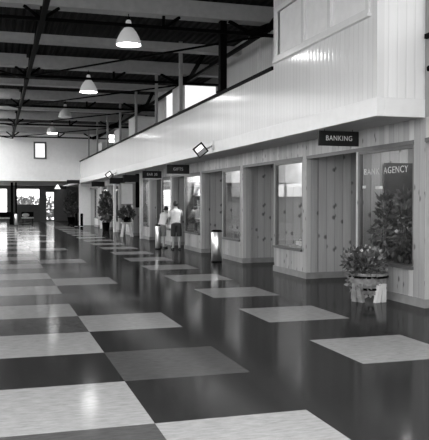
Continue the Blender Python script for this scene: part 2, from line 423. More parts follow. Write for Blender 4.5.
# gallery back walls and offices upstairs
mb = MB(); wh = M_['fascia']
mb.box((7.2, 13.6, 3.02), (7.3, 22.6, DECK-.01), wh)
mb.box((7.2, 22.6, 3.02), (8.2, 22.7, DECK-.01), M_['greywall'])
mb.box((8.2, 22.6, 3.02), (8.3, YE, DECK-.01), M_['darkwall'])
mb.box((7.14, 16.6, 3.02), (7.2, 16.85, 6.1), P); mb.box((7.14, 19.2, 3.02), (7.2, 19.4, 6.1), P)
struct(mb, 'wall_gallery')
def office(idx, y, xa, xb, top):  # pale partitions built as windows; nearer two glow in place of light
    mb = MB(); P_ = M_['trimwhite']
    mb.box((xa, y, 3.02), (8.19, y+.1, 3.5), P_); mb.box((xb, y, 3.5), (8.19, y+.1, top), M_['darkwall'])
    mb.box((xa, y+.1, 3.02), (xa+.08, y+1.6, top), P_)
    frame_rect(mb, 'y', y-.01, xa, xb, 3.5, top, .07, .1, P_)
    w = struct(mb, 'window_%d' % idx); MB().box((xa+.07, y+.03, 3.57), (xb-.07, y+.04, top-.07), M_['lit' if idx < 9 else 'blind']).build('pane', w)
office(7, 25.1, 6.42, 7.72, 5.85)
office(8, 29.3, 6.72, 7.5, 6.33)
office(9, 33.3, 6.2, 7.3, 5.6)
office(10, 37.2, 6.1, 7.3, 5.4)
office(11, 43.5, 6.1, 7.0, 5.2)

# ------------------------------------------------------------------ shop front
# (corner, pillar width, window from, window to)
bays = [(9.44, .32, 9.76, 11.60), (13.76, .22, 13.98, 15.60), (17.80, .22, 18.02, 19.60), (21.75, .2, 21.95, 23.90), (25.80, .2, 26.0, 27.55),
        (29.80, .2, 30.0, 31.6), (33.8, .2, 34.0, 35.6), (37.8, .2, 38.0, 39.6), (41.8, .2, 42.0, 43.6), (45.8, .2, 46.0, 47.6)]
mb = MB(); base_ = MB(); TK = .12; ZH = 2.54; ZW = .60
FR = 1
for i, (yc, pw, w0, w1) in enumerate(bays):
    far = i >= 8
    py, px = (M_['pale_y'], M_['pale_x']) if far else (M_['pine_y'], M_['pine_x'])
    nxt = bays[i+1][0] if i + 1 < len(bays) else 49.8
    mb.box((XS, yc, ZH), (XS+TK, nxt, ZS), py)                       # header
    # pillar: two materials by face
    mb.add([(XS, yc, 0), (XS+.24, yc, 0), (XS+.24, yc, ZH), (XS, yc, ZH)], [(0, 1, 2, 3)], px)
    mb.add([(XS, yc, 0), (XS, yc, ZH), (XS, w0, ZH), (XS, w0, 0)], [(0, 1, 2, 3)], py)
    mb.add([(XS+.24, yc, 0), (XS+.24, w0, 0), (XS+.24, w0, ZH), (XS+.24, yc, ZH)], [(0, 1, 2, 3)], py)
    mb.add([(XS, w0, 0), (XS, w0, ZH), (XS+.24, w0, ZH), (XS+.24, w0, 0)], [(0, 1, 2, 3)], px)
    rb = yc + (.2 if i == 2 else .05); mb.box((XS+.24, rb, 0), (8.0, rb+.08, ZS), px)               # alcove wall facing the hall's near end
    mb.box((XS, w0, 0), (XS+TK, w1, ZW), py)                         # wall under the window
    mb.box((XS, w1-.04, ZW), (XS+TK, w1+.02, ZH), py)
    mb.box((XS+TK, w1, 0), (7.75, w1+.06, ZS), px)                   # far side wall of the display
    mb.box((7.7, w1+.06, 0), (7.8, nxt+.05, ZS), py)                 # back of the alcove
    # baseboards
    base_.box((XS-.02, yc-.02, 0), (XS+.26, yc, .13), M_['skirt']); base_.box((XS-.02, yc, 0), (XS, w1+.02, .13), M_['skirt'])
    base_.box((XS+.26, yc+.03, 0), (7.7, yc+.05, .13), M_['skirt'])
mb.box((XS, 2, 0), (XS+TK, 7.4, ZS), M_['pine_y']); mb.box((XS, 7.4, ZH), (XS+TK, 9.44, ZS), M_['pine_y']); mb.box((7.7, 7.4, 0), (7.8, 9.44, ZS), M_['pine_y'])
mb.box((XS+TK, 7.3, 0), (7.7, 7.4, ZS), M_['pine_x'])
struct(mb, 'wall_right'); struct(base_, 'baseboard_right')
mb = MB(); mb.box((9.3, 2, 0), (9.4, YL, DECK-.01), M_['darkwall']); mb.box((XS, 1.9, 0), (9.4, 2, DECK-.01), M_['greywall']); struct(mb, 'wall_outer')
# end panel of the shop row
mb = MB(); mb.box((5.42, 49.8, 0), (6.2, 50.0, ZS), M_['white']); mb.box((6.2, 49.8, 0), (9.3, 50.0, ZS), M_['pale_x']); mb.box((6.9, 50, 0), (7.0, YL, ZS), M_['darkwall'])
struct(mb, 'wall_end')
# header edge trim (dark line under the header of every opening)
tr = MB(); tr.box((XS-.02, 7.4, ZH-.04), (XS+.10, 9.44, ZH+.02), M_['frame'])
for i, (yc, pw, w0, w1) in enumerate(bays):
    nxt = bays[i+1][0] if i+1 < len(bays) else 49.8
    tr.box((XS-.012, w0, ZH-.05), (XS+.03, nxt, ZH+.015), M_['frame'])
struct(tr, 'trim_3')
# shop windows
for i, (yc, pw, w0, w1) in enumerate(bays):
    mb = MB(); frame_rect(mb, 'x', XS+.01, w0, w1-.04, ZW-.04, ZH-.05, .05, .07, M_['frame'])
    mb.box((XS-.05, w0-.01, ZW-.05), (XS+.08, w1-.02, ZW), M_['frame'])
    w = struct(mb, 'window_%d' % (12+i))
    MB().box((XS+.04, w0+.05, ZW+.01), (XS+.048, w1-.09, ZH-.1), M_['glass']).build('pane', w)
    if i == 0:
        # letters painted on the glass
        text_mesh('BANK', .155, M_['winletter'], 'lettering', w, (XS+.035, 11.13, 2.12), (math.pi/2, 0, -math.pi/2), .001, 1.2, 1.15)
        text_mesh('AGENCY', .155, M_['winletter'], 'lettering', w, (XS+.035, 10.35, 2.12), (math.pi/2, 0, -math.pi/2), .001, 1.1, 1.15)
# display floors / shelves inside each window are furniture
def shelf_unit(i, w0, w1, levels, label, lit=False):
    t = thing('display_shelf', (XS+.3, (w0+w1)/2, 0), label, 'shelf')
    L = (w1-w0)/2 - .1
    mb = MB()
    mb.box((0, -L, 0), (.9, -L+.03, 2.3), M_['goods'][1]); mb.box((0, L-.03, 0), (.9, L, 2.3), M_['goods'][1]); mb.build('side_panel', t)
    for z in levels: MB().box((0, -L+.03, z-.03), (.9, L-.03, z), M_['goods'][0]).build('shelf_board', t)
    if lit: MB().tube([(.2, -L+.1, 2.2), (.2, L-.1, 2.2)], .02, M_['tube'], 8).build('light_tube', t)
    return t

for i, (yc, pw, w0, w1) in enumerate(bays[:6]):
    o = thing('strip_light', (6.95, (w0+w1)/2, ZS-.09), 'fluorescent strip light on the shop ceiling behind the %s shop window' % ['nearest', 'second', 'third', 'fourth', 'fifth', 'sixth'][i], 'lamp', 'strip lights in the shop windows')
    MB().box((-.06, -.6, 0), (.06, .6, .085), M_['trimwhite']).build('casing', o)
    MB().tube([(0, -.55, -.02), (0, .55, -.02)], .018, M_['tube'], 8).build('tube', o)
    ld = bpy.data.lights.new('strip_glow', 'AREA'); ld.shape = 'RECTANGLE'; ld.size = .1; ld.size_y = 1.1; ld.energy = {0: 4, 3: 26}.get(i, 9)
    lo = bpy.data.objects.new('strip_glow', ld); C.objects.link(lo); lo.parent = o; lo.location = (0, 0, -.045)
# ------------------------------------------------------------------ roof steel
TR = [17.0 + 7.75*k for k in range(5)]; TR[4] = 48.0   # truss lines down the hall
ZC = 5.8
ord_ = ['nearest', 'second', 'third', 'fourth', 'fifth', 'sixth', 'seventh', 'eighth', 'ninth']
for k in range(9):
    y = 17.0 + 3.875*k
    if y > 48: break
    h = DECK-6.1-.005 if k % 2 == 0 else .22
    o = MB().box((-8.9, 0, 0), (7.19 if y < 22.6 else 8.1, .38, h), M_['beam']).build('roof_beam')
    o.location = (0, y, 6.1)
    o['label'] = 'grey roof beam spanning the hall, %s in view' % ord_[k]; o['category'] = 'beam'; o['group'] = 'grey cross beams under the roof'
for k, y in enumerate(TR):
    y += .1 if k < 4 else 0; t = thing('roof_truss', (0, y, ZC), 'black steel cross truss under the roof, %s from the viewer' % ord_[k].replace('nearest', 'first'), 'truss', 'black steel cross trusses')
    XE = 7.05 if y < 22.6 else 8.1
    if k == 0: XE = 7.05
    MB().box((-8.9, -.04, -.04), (XE, .04, .04), M_['steel_dark']).build('bottom_chord', t)
    if k < 4: MB().box((-8.9, .42, .36), (XE, .54, .50), M_['greywall']).build('pipe', t)
    def strut(p, r): MB().tube([(q[0], q[1], min(q[2], .29)) for q in p], r, M_['steel_dark'], 6).build('strut', t)
    for xn in (-7.5, -3.2, 1.03, 3.9, 6.45):
        hi = .55
        if xn == 3.9:
            for dx in (-.0, .4): strut([(xn, 0, .0), (xn+dx, 0, .4)], .04)
        elif xn == 6.45:
            strut([(xn-.35, 0, 0), (xn+.35, 0, hi)], .11); strut([(xn-.3, 0, 0), (xn-.9, 0, .45)], .05)
        else:
            for dx in (-.4, 0, .4): strut([(xn, 0, 0), (xn+dx, 0, .35)], .04)
# long girder running down the hall
t = thing('roof_girder', (1.04, 0, ZC), 'long black steel girder running down the hall under the roof', 'girder')
MB().box((-.055, -5, -.06), (.055, YE-.02, .06), M_['steel_dark']).build('bottom_chord', t)
MB().box((-.05, -5, .58), (.05, YE-.02, .68), M_['steel_dark']).build('top_chord', t)
for k in range(-2, 5):
    y = 17 + 7.75*k
    for (ya, za, yb, zb) in ((y, 0, y+2.0, .6), (y+3.9, 0, y+2.0, .6), (y+3.9, 0, y+5.9, .6), (min(y+7.75, YE-.1), 0, min(y+5.9, YE-.1), .6)):
        if ya > YE-.2 or yb > YE-.2: continue
        MB().tube([(0, ya, za), (0, yb, zb)], .03, M_['steel_dark'], 6).build('strut', t)
# eaves tie above the gallery
t = thing('eaves_truss', (6.55, 0, ZC+.11), 'black steel tie with slanting struts running along above the gallery', 'truss')
MB().box((-.04, 13.62, -.05), (.04, YE-.05, .05), M_['steel_dark']).build('bottom_chord', t)
for k, y in enumerate(TR[:4]):
    if y-1.9 > 13.7: MB().tube([(0, y, 0), (0, y-1.9, .54)], .085, M_['steel_dark'], 6).build('strut', t)
    MB().tube([(0, y, 0), (0, y+1.9, .46)], .05, M_['steel_dark'], 6).build('strut', t)
# bracing rods
rods = []
for k in range(-1, 4):
    ya, yb = TR[0]+7.75*k if k < 0 else TR[k], TR[k+1]
    rods += [((6.5, ya), (1.04, yb)), ((-4.4, ya), (1.04, yb))]
for i, ((xa, ya), (xb, yb)) in enumerate(rods):
    if yb < 18: continue
    zz = ZC - .03 - (.09 if i % 2 else 0); o = MB().tube([(xa, ya, zz), (xb, yb, zz)], .03, M_['steel_dark'], 6).build('bracing_rod')
    o['label'] = 'slanting black bracing rod in roof bay %s, %s the long girder' % (['one', 'one', 'two', 'two', 'three', 'three', 'four', 'four', 'five', 'five'][i-2], 'right of' if i % 2 == 0 else 'left of')
    o['label'] = 'slanting black bracing rod %s the long girder, %s roof bay in view' % ('right of' if i % 2 == 0 else 'left of', ord_[(i-2)//2])
    o['category'] = 'rod'; o['group'] = 'bracing rods'

# gallery columns on the parapet line
cols_ = [(17.19, .17, 'steel_dark'), (21.45, .1, 'post'), (24.94, .09, 'post'), (28.8, .09, 'post'), (32.69, .09, 'post'), (36.55, .09, 'post'), (40.44, .09, 'post'), (44.3, .09, 'post')]
for k, (y, w_, mm) in enumerate(cols_):
    t = thing('gallery_post', (XF+.06, y, ZR+.07), ('thick black post on the balcony rail beside the enclosed room' if k == 0 else 'slender grey steel post rising from the balcony rail, %s behind the thick black one' % ord_[k-1].replace('nearest', 'first')), 'post', 'posts along the balcony rail')
    MB().box((-w_/2, -w_/2, 0.005), (w_/2, w_/2, (DECK if k == 1 else 6.1)-ZR-.08), M_[mm]).build('shaft', t)
    MB().box((-w_*.8, -w_*.8, 0.002), (w_*.8, w_*.8, .03), M_['steel_dark']).build('base_plate', t)
# inner handrail behind the parapet

# ------------------------------------------------------------------ pendant lamps
def lamp(x, y, k):
    t = thing('pendant_lamp', (x, y, 5.36), '%s of the white bell-shaped pendant lamps down the hall' % ['nearest and largest', 'second', 'third', 'fourth and farthest'][k], 'lamp', 'pendant lamps in a row')
    t['label'] = ['large glowing bell pendant lamp nearest the viewer', 'second nearest bell pendant lamp, glowing, left of the first', 'dim bell pendant lamp, third down the row', 'farthest roof pendant lamp, seen as a bright slit before the far wall'][k]
    sh = MB(); prof = [(.298, 0), (.305, .02), (.285, .10), (.245, .20), (.185, .31), (.11, .40), (.075, .43), (.066, .56), (.04, .60)]
    inner = [(r-.006, z) for r, z in prof[:7]][::-1]
    ms = M_['shade_lit'] if k < 2 else M_['shade']
    sh.lathe((0, 0, 0), prof, ms, 28, cap=False); sh.lathe((0, 0, 0), inner, ms, 28, cap=False); sh.build('lamp_shade', t)
    bl = MB()
    bl.lathe((0, 0, 0), [(.02, -.035), (.12, -.03), (.2, -.015), (.27, .012), (.262, .05), (.15, .06)], M_['bulb' if k != 2 else 'blind'], 24); bl.build('bulb', t)
    cd = MB(); cd.tube([(0, 0, .59), (0, 0, .66)], .05, M_['steel_dark'], 10); cd.tube([(0, 0, .66), (0, 0, .739)], .012, M_['steel_dark'], 6); cd.build('cord', t)
    return t
# each lamp hangs from a beam (16.35+3.93k) close to its measured place
for k, (x, y) in enumerate(((3.06, 17.2), (3.05, 24.95), (2.96, 32.7), (2.96, 40.45))): lamp(x, y, k)

# ------------------------------------------------------------------ spot lamps on the balcony face
def spot(y, z, label):
    t = thing('floodlight', (XF-.02, y, z), label, 'lamp', 'floodlights on the balcony face')
    MB().box((-.03, -.05, -.12), (.0, .05, .12), M_['trimwhite']).build('bracket', t)
    a = MB(); a.tube([(-.03, 0, .0), (-.12, -.02, -.05), (-.2, -.04, -.08)], .025, M_['post'], 8); a.build('arm', t)
    h = MB(); q = .15
    h.hexa([(-q*.6, -q*.6, -.12), (q*.6, -q*.6, -.12), (q*.6, q*.6, -.12), (-q*.6, q*.6, -.12)], [(-q, -q, .0), (q, -q, .0), (q, q, .0), (-q, q, .0)], M_['steel_dark'])
    frame_rect_z(h, q, .03, .03, M_['steel_dark'])
    ho = h.build('housing', t); ho.location = (-.36, -.1, -.12)
    d = Vector((-.35, -.9, -.12)).normalized(); ho.rotation_euler = (d.to_track_quat('Z', 'Y').to_matrix() @ Matrix.Rotation(math.radians(38), 3, 'Z')).to_euler()
    MB().box((-q*.8, -q*.8, .002), (q*.8, q*.8, .008), M_['post']).build('reflector', ho)
    MB().box((-q*.66, .0, .009), (q*.66, q*.66, .016), M_['spotlens']).build('lens', ho)
def frame_rect_z(mb, q, t_, h, m):
    for (x0, y0, x1, y1) in ((-q, -q, q, -q+t_), (-q, q-t_, q, q), (-q, -q+t_, -q+t_, q-t_), (q-t_, -q+t_, q, q-t_)): mb.box((x0, y0, 0), (x1, y1, h), m)
spot(17.76, 3.04, 'larger black floodlight on balcony face, nearer the viewer')
spot(33.2, 2.95, 'small distant black floodlight on the balcony face')

# ------------------------------------------------------------------ hanging signs
def sign(x0, x1, y, z0, z1, txt, size, label):
    t = thing('hanging_sign', ((x0+x1)/2, y, z0), label, 'sign', 'black signs under the balcony')
    hw = (x1-x0)/2; h = z1-z0
    MB().box((-hw, 0, 0), (hw, .04, h), M_['black']).build('board', t, .003)
    if txt: text_mesh(txt, size, M_['letter'], 'lettering', t, (0, -.003, h/2), (math.pi/2, 0, 0), .002, .86, 1.12)
    hg = MB()
    for q in (-hw*.7, hw*.7): hg.tube([(q, .02, h), (q, .02, ZS-z0)], .006, M_['steel_dark'], 6)
    hg.build('hanger', t)
sign(5.36, 6.13, 11.45, 2.58, 2.84, 'BANKING', .125, 'black hanging sign reading BANKING')
sign(5.36, 6.13, 23.1, 2.53, 2.83, 'GIFTS', .14, 'black hanging sign reading GIFTS above the two people')
sign(5.38, 6.13, 27.3, 2.52, 2.80, 'BAR 30', .14, 'black hanging sign with white letters just left of the GIFTS one')
sign(5.36, 6.13, 31.6, 2.48, 2.80, '', .16, 'dark hanging sign behind the two lettered ones, above the plant stand')
sign(5.36, 6.13, 35.6, 2.50, 2.80, '', .16, 'dark hanging sign between far floodlight and plant stand')
sign(5.36, 6.13, 42.6, 2.50, 2.80, '', .16, 'farthest black sign, above the pale wall by the tall shrub')
o = MB().box((-.42, 0, 0), (.42, .05, .24), M_['black']).build('hanging_sign'); o.location = (4.9, 48.5, 2.82); o['label'] = 'thin black sign fixed at the mouth of the far lobby'; o['category'] = 'sign'

# ------------------------------------------------------------------ litter bins
def bin_(x, y, r, h, label):
    t = thing('litter_bin', (x, y, 0), label, 'bin', 'round steel litter bins')
    MB().lathe((0, 0, 0), [(r*.96, .03), (r, .035), (r, h-.06), (r*.97, h-.055)], M_['chrome'], 32).build('body', t)
    MB().lathe((0, 0, 0), [(r*.9, 0), (r*.96, .0), (r*.96, .03), (r*.9, .03)], M_['steel_dark'], 24).build('base', t)
    MB().lathe((0, 0, h-.058), [(r*.97, .0), (r*1.03, .005), (r*1.03, .03), (r*.7, .055), (r*.35, .06), (r*.3, .03)], M_['steel_dark'], 24).build('lid', t)
bin_(5.62, 18.35, .145, .86, 'tall round steel litter bin standing before the third shop window')
bin_(5.24, 23.95, .085, .84, 'thin shining steel litter bin left of the two people')
bin_(1.3, 51.0, .13, .85, 'steel litter bin beside the dark pillar at the far left')
def bollard(x, y, label):
    t = thing('bollard', (x, y, 0), label, 'bollard', 'dark bollards before the white panel')
    MB().lathe((0, 0, 0), [(.09, .02), (.09, .8), (.07, .84), (.02, .85)], M_['steel_dark'], 20).build('shaft', t)
    MB().lathe((0, 0, 0), [(.11, 0), (.11, .015), (.09, .02)], M_['chrome'], 20).build('base', t)
bollard(4.98, 47.6, 'left one of two short dark posts before the far white panel')
bollard(5.34, 47.6, 'right one of two short dark posts before the far white panel')

def foliage(mb, c, r, n, ls, m, seed, up=.4, wdt=.35):
    R = random.Random(seed)
    for _ in range(n):
        while True:
            p = Vector((R.uniform(-1, 1), R.uniform(-1, 1), R.uniform(-1, 1)))
            if p.length < 1 and p.length > .35: break
        d = (p.normalized() + Vector((R.uniform(-.7, .7), R.uniform(-.7, .7), R.uniform(-.3, .5)+up))).normalized()
        q = Vector((c[0]+p.x*r[0], c[1]+p.y*r[1], c[2]+p.z*r[2]))
        L = ls*R.uniform(.6, 1.25); s = d.cross(Vector((R.uniform(-1, 1), R.uniform(-1, 1), R.uniform(-1, 1)))).normalized()*L*wdt
        nn = d.cross(s).normalized()
        a = q + d*L*.45 + nn*L*.06; e = q + d*L - nn*L*.12
        mb.add([q, a+s, e, a-s], [(0, 1, 2), (0, 2, 3)], m)
# planter on splayed feet by the bank window
t = thing('potted_plant', (5.78, 10.45, 0), 'bushy flowering plant in low wooden planter on pale feet under the bank window', 'plant')
pl = MB()
pl.lathe((0, 0, .13), [(.23, 0), (.27, .04), (.31, .30), (.315, .33), (.29, .33), (.28, .26)], M_['planter'], 20, smooth=False)
for (z, r) in ((.19, .285), (.38, .31)): pl.lathe((0, 0, z), [(r, 0), (r+.012, .005), (r+.012, .03), (r, .035)], M_['steel_dark'], 20)
pl.build('planter', t)
MB().lathe((0, 0, .38), [(.02, 0), (.28, 0), (.2, .03), (.02, .04)], M_['soil'], 16).build('soil', t)
for ang in (-1.35, -2.7, .2, 1.8):
    ft = MB(); d = Vector((math.cos(ang), math.sin(ang), 0)); s = Vector((-d.y, d.x, 0))
    def q(r, w, z): return tuple(d*r + s*w + Vector((0, 0, z)))
    for sg in (-1, 1):
        ft.hexa([q(.24, .02*sg, 0), q(.24, .11*sg, 0), q(.30, .11*sg, 0), q(.30, .02*sg, 0)][::sg], [q(.27, .0*sg, .3), q(.27, .07*sg, .3), q(.345, .07*sg, .3), q(.345, .0*sg, .3)][::sg], M_['paleleg' if ang == -1.35 else 'planter'])  # one pair pale; the others coloured darker for the shade around them
    ft.build('leg', t)
fo = MB(); foliage(fo, (-.08, 0, .62), (.30, .34, .22), 520, .10, M_['leaf'], 1); foliage(fo, (-.08, 0, .62), (.32, .36, .25), 330, .085, M_['leaf2'], 2)
foliage(fo, (-.12, -.08, .36), (.27, .27, .27), 170, .085, M_['leaf2'], 5, -.4)
R = random.Random(3)
for k in range(26):
    a = R.uniform(0, 6.28); rr = R.uniform(.15, .34)
    fo.tube([(0, 0, .42), (rr*.5*math.cos(a), rr*.5*math.sin(a), .65), (rr*math.cos(a), rr*math.sin(a), R.uniform(.6, .84))], .006, M_['leaf'], 4)
fo.build('foliage', t)
fl = MB(); foliage(fl, (-.09, -.05, .66), (.3, .33, .24), 60, .045, M_['flower'], 9, .2, .5); fl.build('flower', t)

# two plants inside the bank window
for (y, s_, lab, sd) in ((11.25, .15, 'leafy climbing plant inside the bank window, left one', 11), (10.62, .24, 'leafy plant with pale blooms inside the bank window, right one', 12)):
    t = thing('potted_plant', (6.56, y, 0), lab, 'plant', 'plants behind the bank window')
    MB().lathe((0, 0, 0), [(.1, 0), (.11, .02), (.14, .55), (.15, .56), (.13, .56), (.12, .5)], M_['goods'][1], 16).build('pot', t)
    fo = MB()
    for k in range(5): fo.tube([(0, 0, .5), (.05*math.cos(k), .07*math.sin(k*2), 1.0), (.1*math.cos(k*1.7), .15*math.sin(k*2), 1.65)], .01, M_['leaf'], 5)
    foliage(fo, (0, 0, 1.15), (.2, s_, .62), 210, .13, M_['leaf'], sd, -.2); foliage(fo, (0, 0, 1.2), (.2, s_, .6), 90, .12, M_['leaf2'], sd+5, -.2)
    fo.build('foliage', t)
    fl = MB(); foliage(fl, (-.1, 0, 1.25), (.12, .16, .15), 9, .07, M_['flower'], sd, 0, .5); fl.build('flower', t)
# ledge lamps: small pale cards in the bank window
for (y, z, lab) in ((11.52, 1.86, 'small white card hung in bank window, left one'), (10.93, 1.84, 'small white card hung in bank window, right one')):
    o = MB().box((0, -.12, -.02), (.01, .12, .03), M_['goods'][3]).build('card'); o.location = (6.235, y, z); o['label'] = lab; o['category'] = 'card'; o['group'] = 'cards in the bank window'

# tall shrub far down the shop fronts
def shrub(x, y, h, r, lab, sd, n=420):
    t = thing('potted_shrub', (x, y, 0), lab, 'plant')
    MB().lathe((0, 0, 0), [(r*.42, 0), (r*.45, .02), (r*.58, .45), (r*.6, .46), (r*.5, .46), (r*.48, .4)], M_['steel_dark'], 16).build('pot', t)
    MB().tube([(0, 0, .4), (.03, 0, h*.5), (0, .02, h*.85)], [.03, .025, .01], M_['frame'], 6).build('trunk', t)
    fo = MB()
    foliage(fo, (0, 0, h*.55), (r, r, h*.3), n, .22, M_['leaf'], sd); foliage(fo, (0, 0, h*.8), (r*.65, r*.65, h*.22), n//2, .2, M_['leaf'], sd+1); foliage(fo, (-.1*r, -.2, h*.55), (r, r, h*.35), n//5, .2, M_['leaf2'], sd+2)
    fo.build('foliage', t)
shrub(5.86, 40.3, 2.1, .38, 'tall dark potted shrub standing by the far pale post', 31)
shrub(5.42, 55.0, 2.4, .56, 'large dark potted shrub at the back of the far lobby', 41)

# plant on a pale stool
t = thing('plant_stand', (5.74, 32.85, 0), 'pale splay-legged stool carrying a leafy plant', 'stool')
MB().box((-.25, -.2, .62), (.25, .2, .67), M_['paleleg']).build('seat', t, .005)
for sx in (-1, 1):
    for sy in (-1, 1): MB().tube([(.12*sx, .12*sy, .62), (.24*sx, .2*sy, 0.0)], [.055, .045], M_['paleleg'], 6, False).build('leg', t)
t = thing('potted_plant', (5.74, 32.85, .672), 'dark leafy plant in a pot on the pale stool', 'plant')
MB().lathe((0, 0, 0), [(.13, 0), (.14, .01), (.19, .24), (.2, .25), (.17, .25), (.16, .2)], M_['steel_dark'], 16).build('pot', t)
fo = MB(); foliage(fo, (0, 0, .38), (.33, .3, .22), 260, .17, M_['leaf'], 51); foliage(fo, (0, 0, .38), (.35, .3, .24), 60, .15, M_['leaf2'], 52); fo.build('foliage', t)

# pale and dark uprights seen among the far shop fronts
def upright(x, y, w_, z0, z1, mm, name, lab, cat, d=None):
    o = MB().box((-w_/2, 0, 0), (w_/2, d or w_, z1-z0), M_[mm]).build(name, None, .004); o.location = (x, y, z0); o['label'] = lab; o['category'] = cat
upright(6.0, 38.0, .14, 0, 2.865, 'trimwhite', 'post', 'slim white post right of the far tall shrub', 'post')
upright(6.0, 43.2, .12, 0, 2.865, 'trimwhite', 'post', 'farthest slim white post left of the tall shrub', 'post')
upright(6.05, 30.9, .13, 0, 2.865, 'paleleg', 'post', 'pale post at the left edge of the broad board wall', 'post')
upright(5.74, 33.3, .62, 1.50, 2.45, 'goods', 'x', '', '') if False else None
t = thing('notice_board', (5.86, 33.5, 1.5), 'plain pale notice board hanging above the plant stand', 'board')
MB().box((-.28, 0, 0), (.28, .03, .97), M_['blind']).build('panel', t); fr = MB(); frame_rect(fr, 'y', -.01, -.3, .3, -.02, .99, .03, .05, M_['post']); fr.build('frame', t)
hg = MB(); hg.tube([(-.2, .02, .98), (-.2, .02, ZS-1.5)], .006, M_['steel_dark'], 5); hg.tube([(.2, .02, .98), (.2, .02, ZS-1.5)], .006, M_['steel_dark'], 5); hg.build('hanger', t)
upright(6.06, 31.9, .18, 1.35, 2.865, 'steel_dark', 'banner', 'dark narrow hanging banner beside the pale notice board', 'banner', .03)

# ------------------------------------------------------------------ display goods
R = random.Random(21)
def goods(x, y, z, k, h, w_, lab, grp, mi=None):
    mm = M_['goods'][R.randrange(4) if mi is None else mi]; b_ = MB()
    if k == 0: b_.box((-w_/2, -w_/2, 0), (w_/2, w_/2, h), mm); b_.box((-w_/2-.005, -w_/2-.005, h), (w_/2+.005, w_/2+.005, h*1.12), M_['goods'][1]); nm = 'gift_box'
    elif k == 1: b_.lathe((0, 0, 0), [(w_*.3, 0), (w_*.5, h*.3), (w_*.45, h*.6), (w_*.2, h*.8), (w_*.28, h)], mm, 12); nm = 'vase'
    else: b_.lathe((0, 0, 0), [(w_*.3, 0), (w_*.32, h*.1), (w_*.6, h*.5), (w_*.62, h*.52), (w_*.5, h*.4)], mm, 12); nm = 'bowl'
    o = b_.build(nm); o.location = (x, y, z); o['label'] = lab; o['category'] = nm.replace('_', ' '); o['group'] = grp
w0, w1 = 21.95, 23.9
shelf_unit(3, w0, w1, (.62, 1.05, 1.45, 1.82), 'lit shelves of gifts in shop window behind the two people', True)
names = ['gift box', 'vase', 'bowl']; nth = ['first', 'second', 'third', 'fourth', 'fifth', 'sixth', 'seventh']
lv = {.62: 'lowest', 1.05: 'second', 1.45: 'third', 1.82: 'top'}
for z in (.62, 1.05, 1.45, 1.82):
    for j in range(7):
        k = R.randrange(3)
        goods(XS+.3+R.choice((.15, .3)), w0+.28+j*.235, z+.001, k, R.uniform(.14, .3), R.uniform(.1, .17), '%s on the %s gift shelf, %s from the left' % (names[k], lv[z], nth[6-j]), 'goods on the gift shelves')
# second window: ledge with white goods, curtain and shelf
t = thing('display_table', (6.72, 14.78, 0), 'low display table behind the window left of BANKING recess', 'table')
MB().box((-.3, -.62, .58), (.35, .6, .62), M_['goods'][1]).build('tabletop', t)
for sx in (-.26, .31):
    for sy in (-.56, .54): MB().box((sx-.025, sy-.025, 0), (sx+.025, sy+.025, .58), M_['goods'][1]).build('leg', t)
for j in range(6):
    k = R.randrange(3); goods(6.55+R.uniform(0, .2), 14.3+j*.19, .621, k, R.uniform(.08, .16), .15, 'pale %s on the low table in second shop window, %s from the left' % (names[k], nth[5-j]), 'pale goods on the low display table', R.choice((0, 3)))
def panel(x, y, z, w_, h, mm, nm, lab, cat, ax='y'):
    b_ = MB()
    if ax == 'y': b_.box((-w_/2, 0, 0), (w_/2, .02, h), M_[mm] if isinstance(mm, str) else mm)
    else: b_.box((0, -w_/2, 0), (.02, w_/2, h), M_[mm] if isinstance(mm, str) else mm)
    o = b_.build(nm); o.location = (x, y, z); o['label'] = lab; o['category'] = cat; return o
panel(6.62, 15.3, 1.95, .6, .9, M_['goods'][1], 'curtain', 'grey half curtain hanging in second shop window', 'curtain')
panel(6.34, 14.1, .9, .1, .85, M_['goods'][3], 'paper_roll', 'upright narrow white poster at the second shop window edge', 'poster')
panel(6.8, 19.45, 1.75, .8, 1.1, M_['goods'][1], 'curtain', 'grey half curtain hanging in third shop window', 'curtain')
for i, (y, k, h) in enumerate(((18.5, 1, .5), (18.9, 0, .35), (19.2, 1, .6))):
    pass
t = thing('display_table', (6.75, 18.8, 0), 'display table with vases behind the steel litter bin', 'table')
MB().box((-.3, -.6, .7), (.3, .6, .74), M_['goods'][1]).build('tabletop', t)
for sx in (-.26, .26):
    for sy in (-.56, .56): MB().box((sx-.025, sy-.025, 0), (sx+.025, sy+.025, .7), M_['goods'][1]).build('leg', t)
for j in range(4): goods(6.7, 18.4+j*.27, .741, 1, .3+.12*j, .2, '%s vase on the table in third shop window' % ['shortest', 'second shortest', 'second tallest', 'tallest'][j], 'vases in third shop window', [1, 0, 2, 1][j])
# lit window at the back of the shop behind the people
mb = MB(); mb.box((XS+TK+.02, 29.0, 0), (9.25, 29.08, .98), M_['darkwall']); mb.box((XS+TK+.02, 29.0, 2.75), (9.25, 29.08, ZS), M_['darkwall']); mb.box((7.2, 29.0, .98), (9.25, 29.08, 2.75), M_['darkwall']); mb.box((XS+TK+.02, 29.0, .98), (6.5, 29.08, 2.75), M_['darkwall'])
mb.box((6.5, 29.0, 2.15), (7.2, 29.08, 2.3), M_['darkwall']); frame_rect(mb, 'y', 28.98, 6.5, 7.2, .98, 2.15, .05, .08, M_['frame'])
w = struct(mb, 'window_30'); MB().box((6.55, 29.03, 1.03), (7.15, 29.04, 2.1), M_['lit']).build('pane', w); MB().box((6.5, 29.03, 2.3), (7.2, 29.04, 2.75), M_['lit']).build('pane', w)

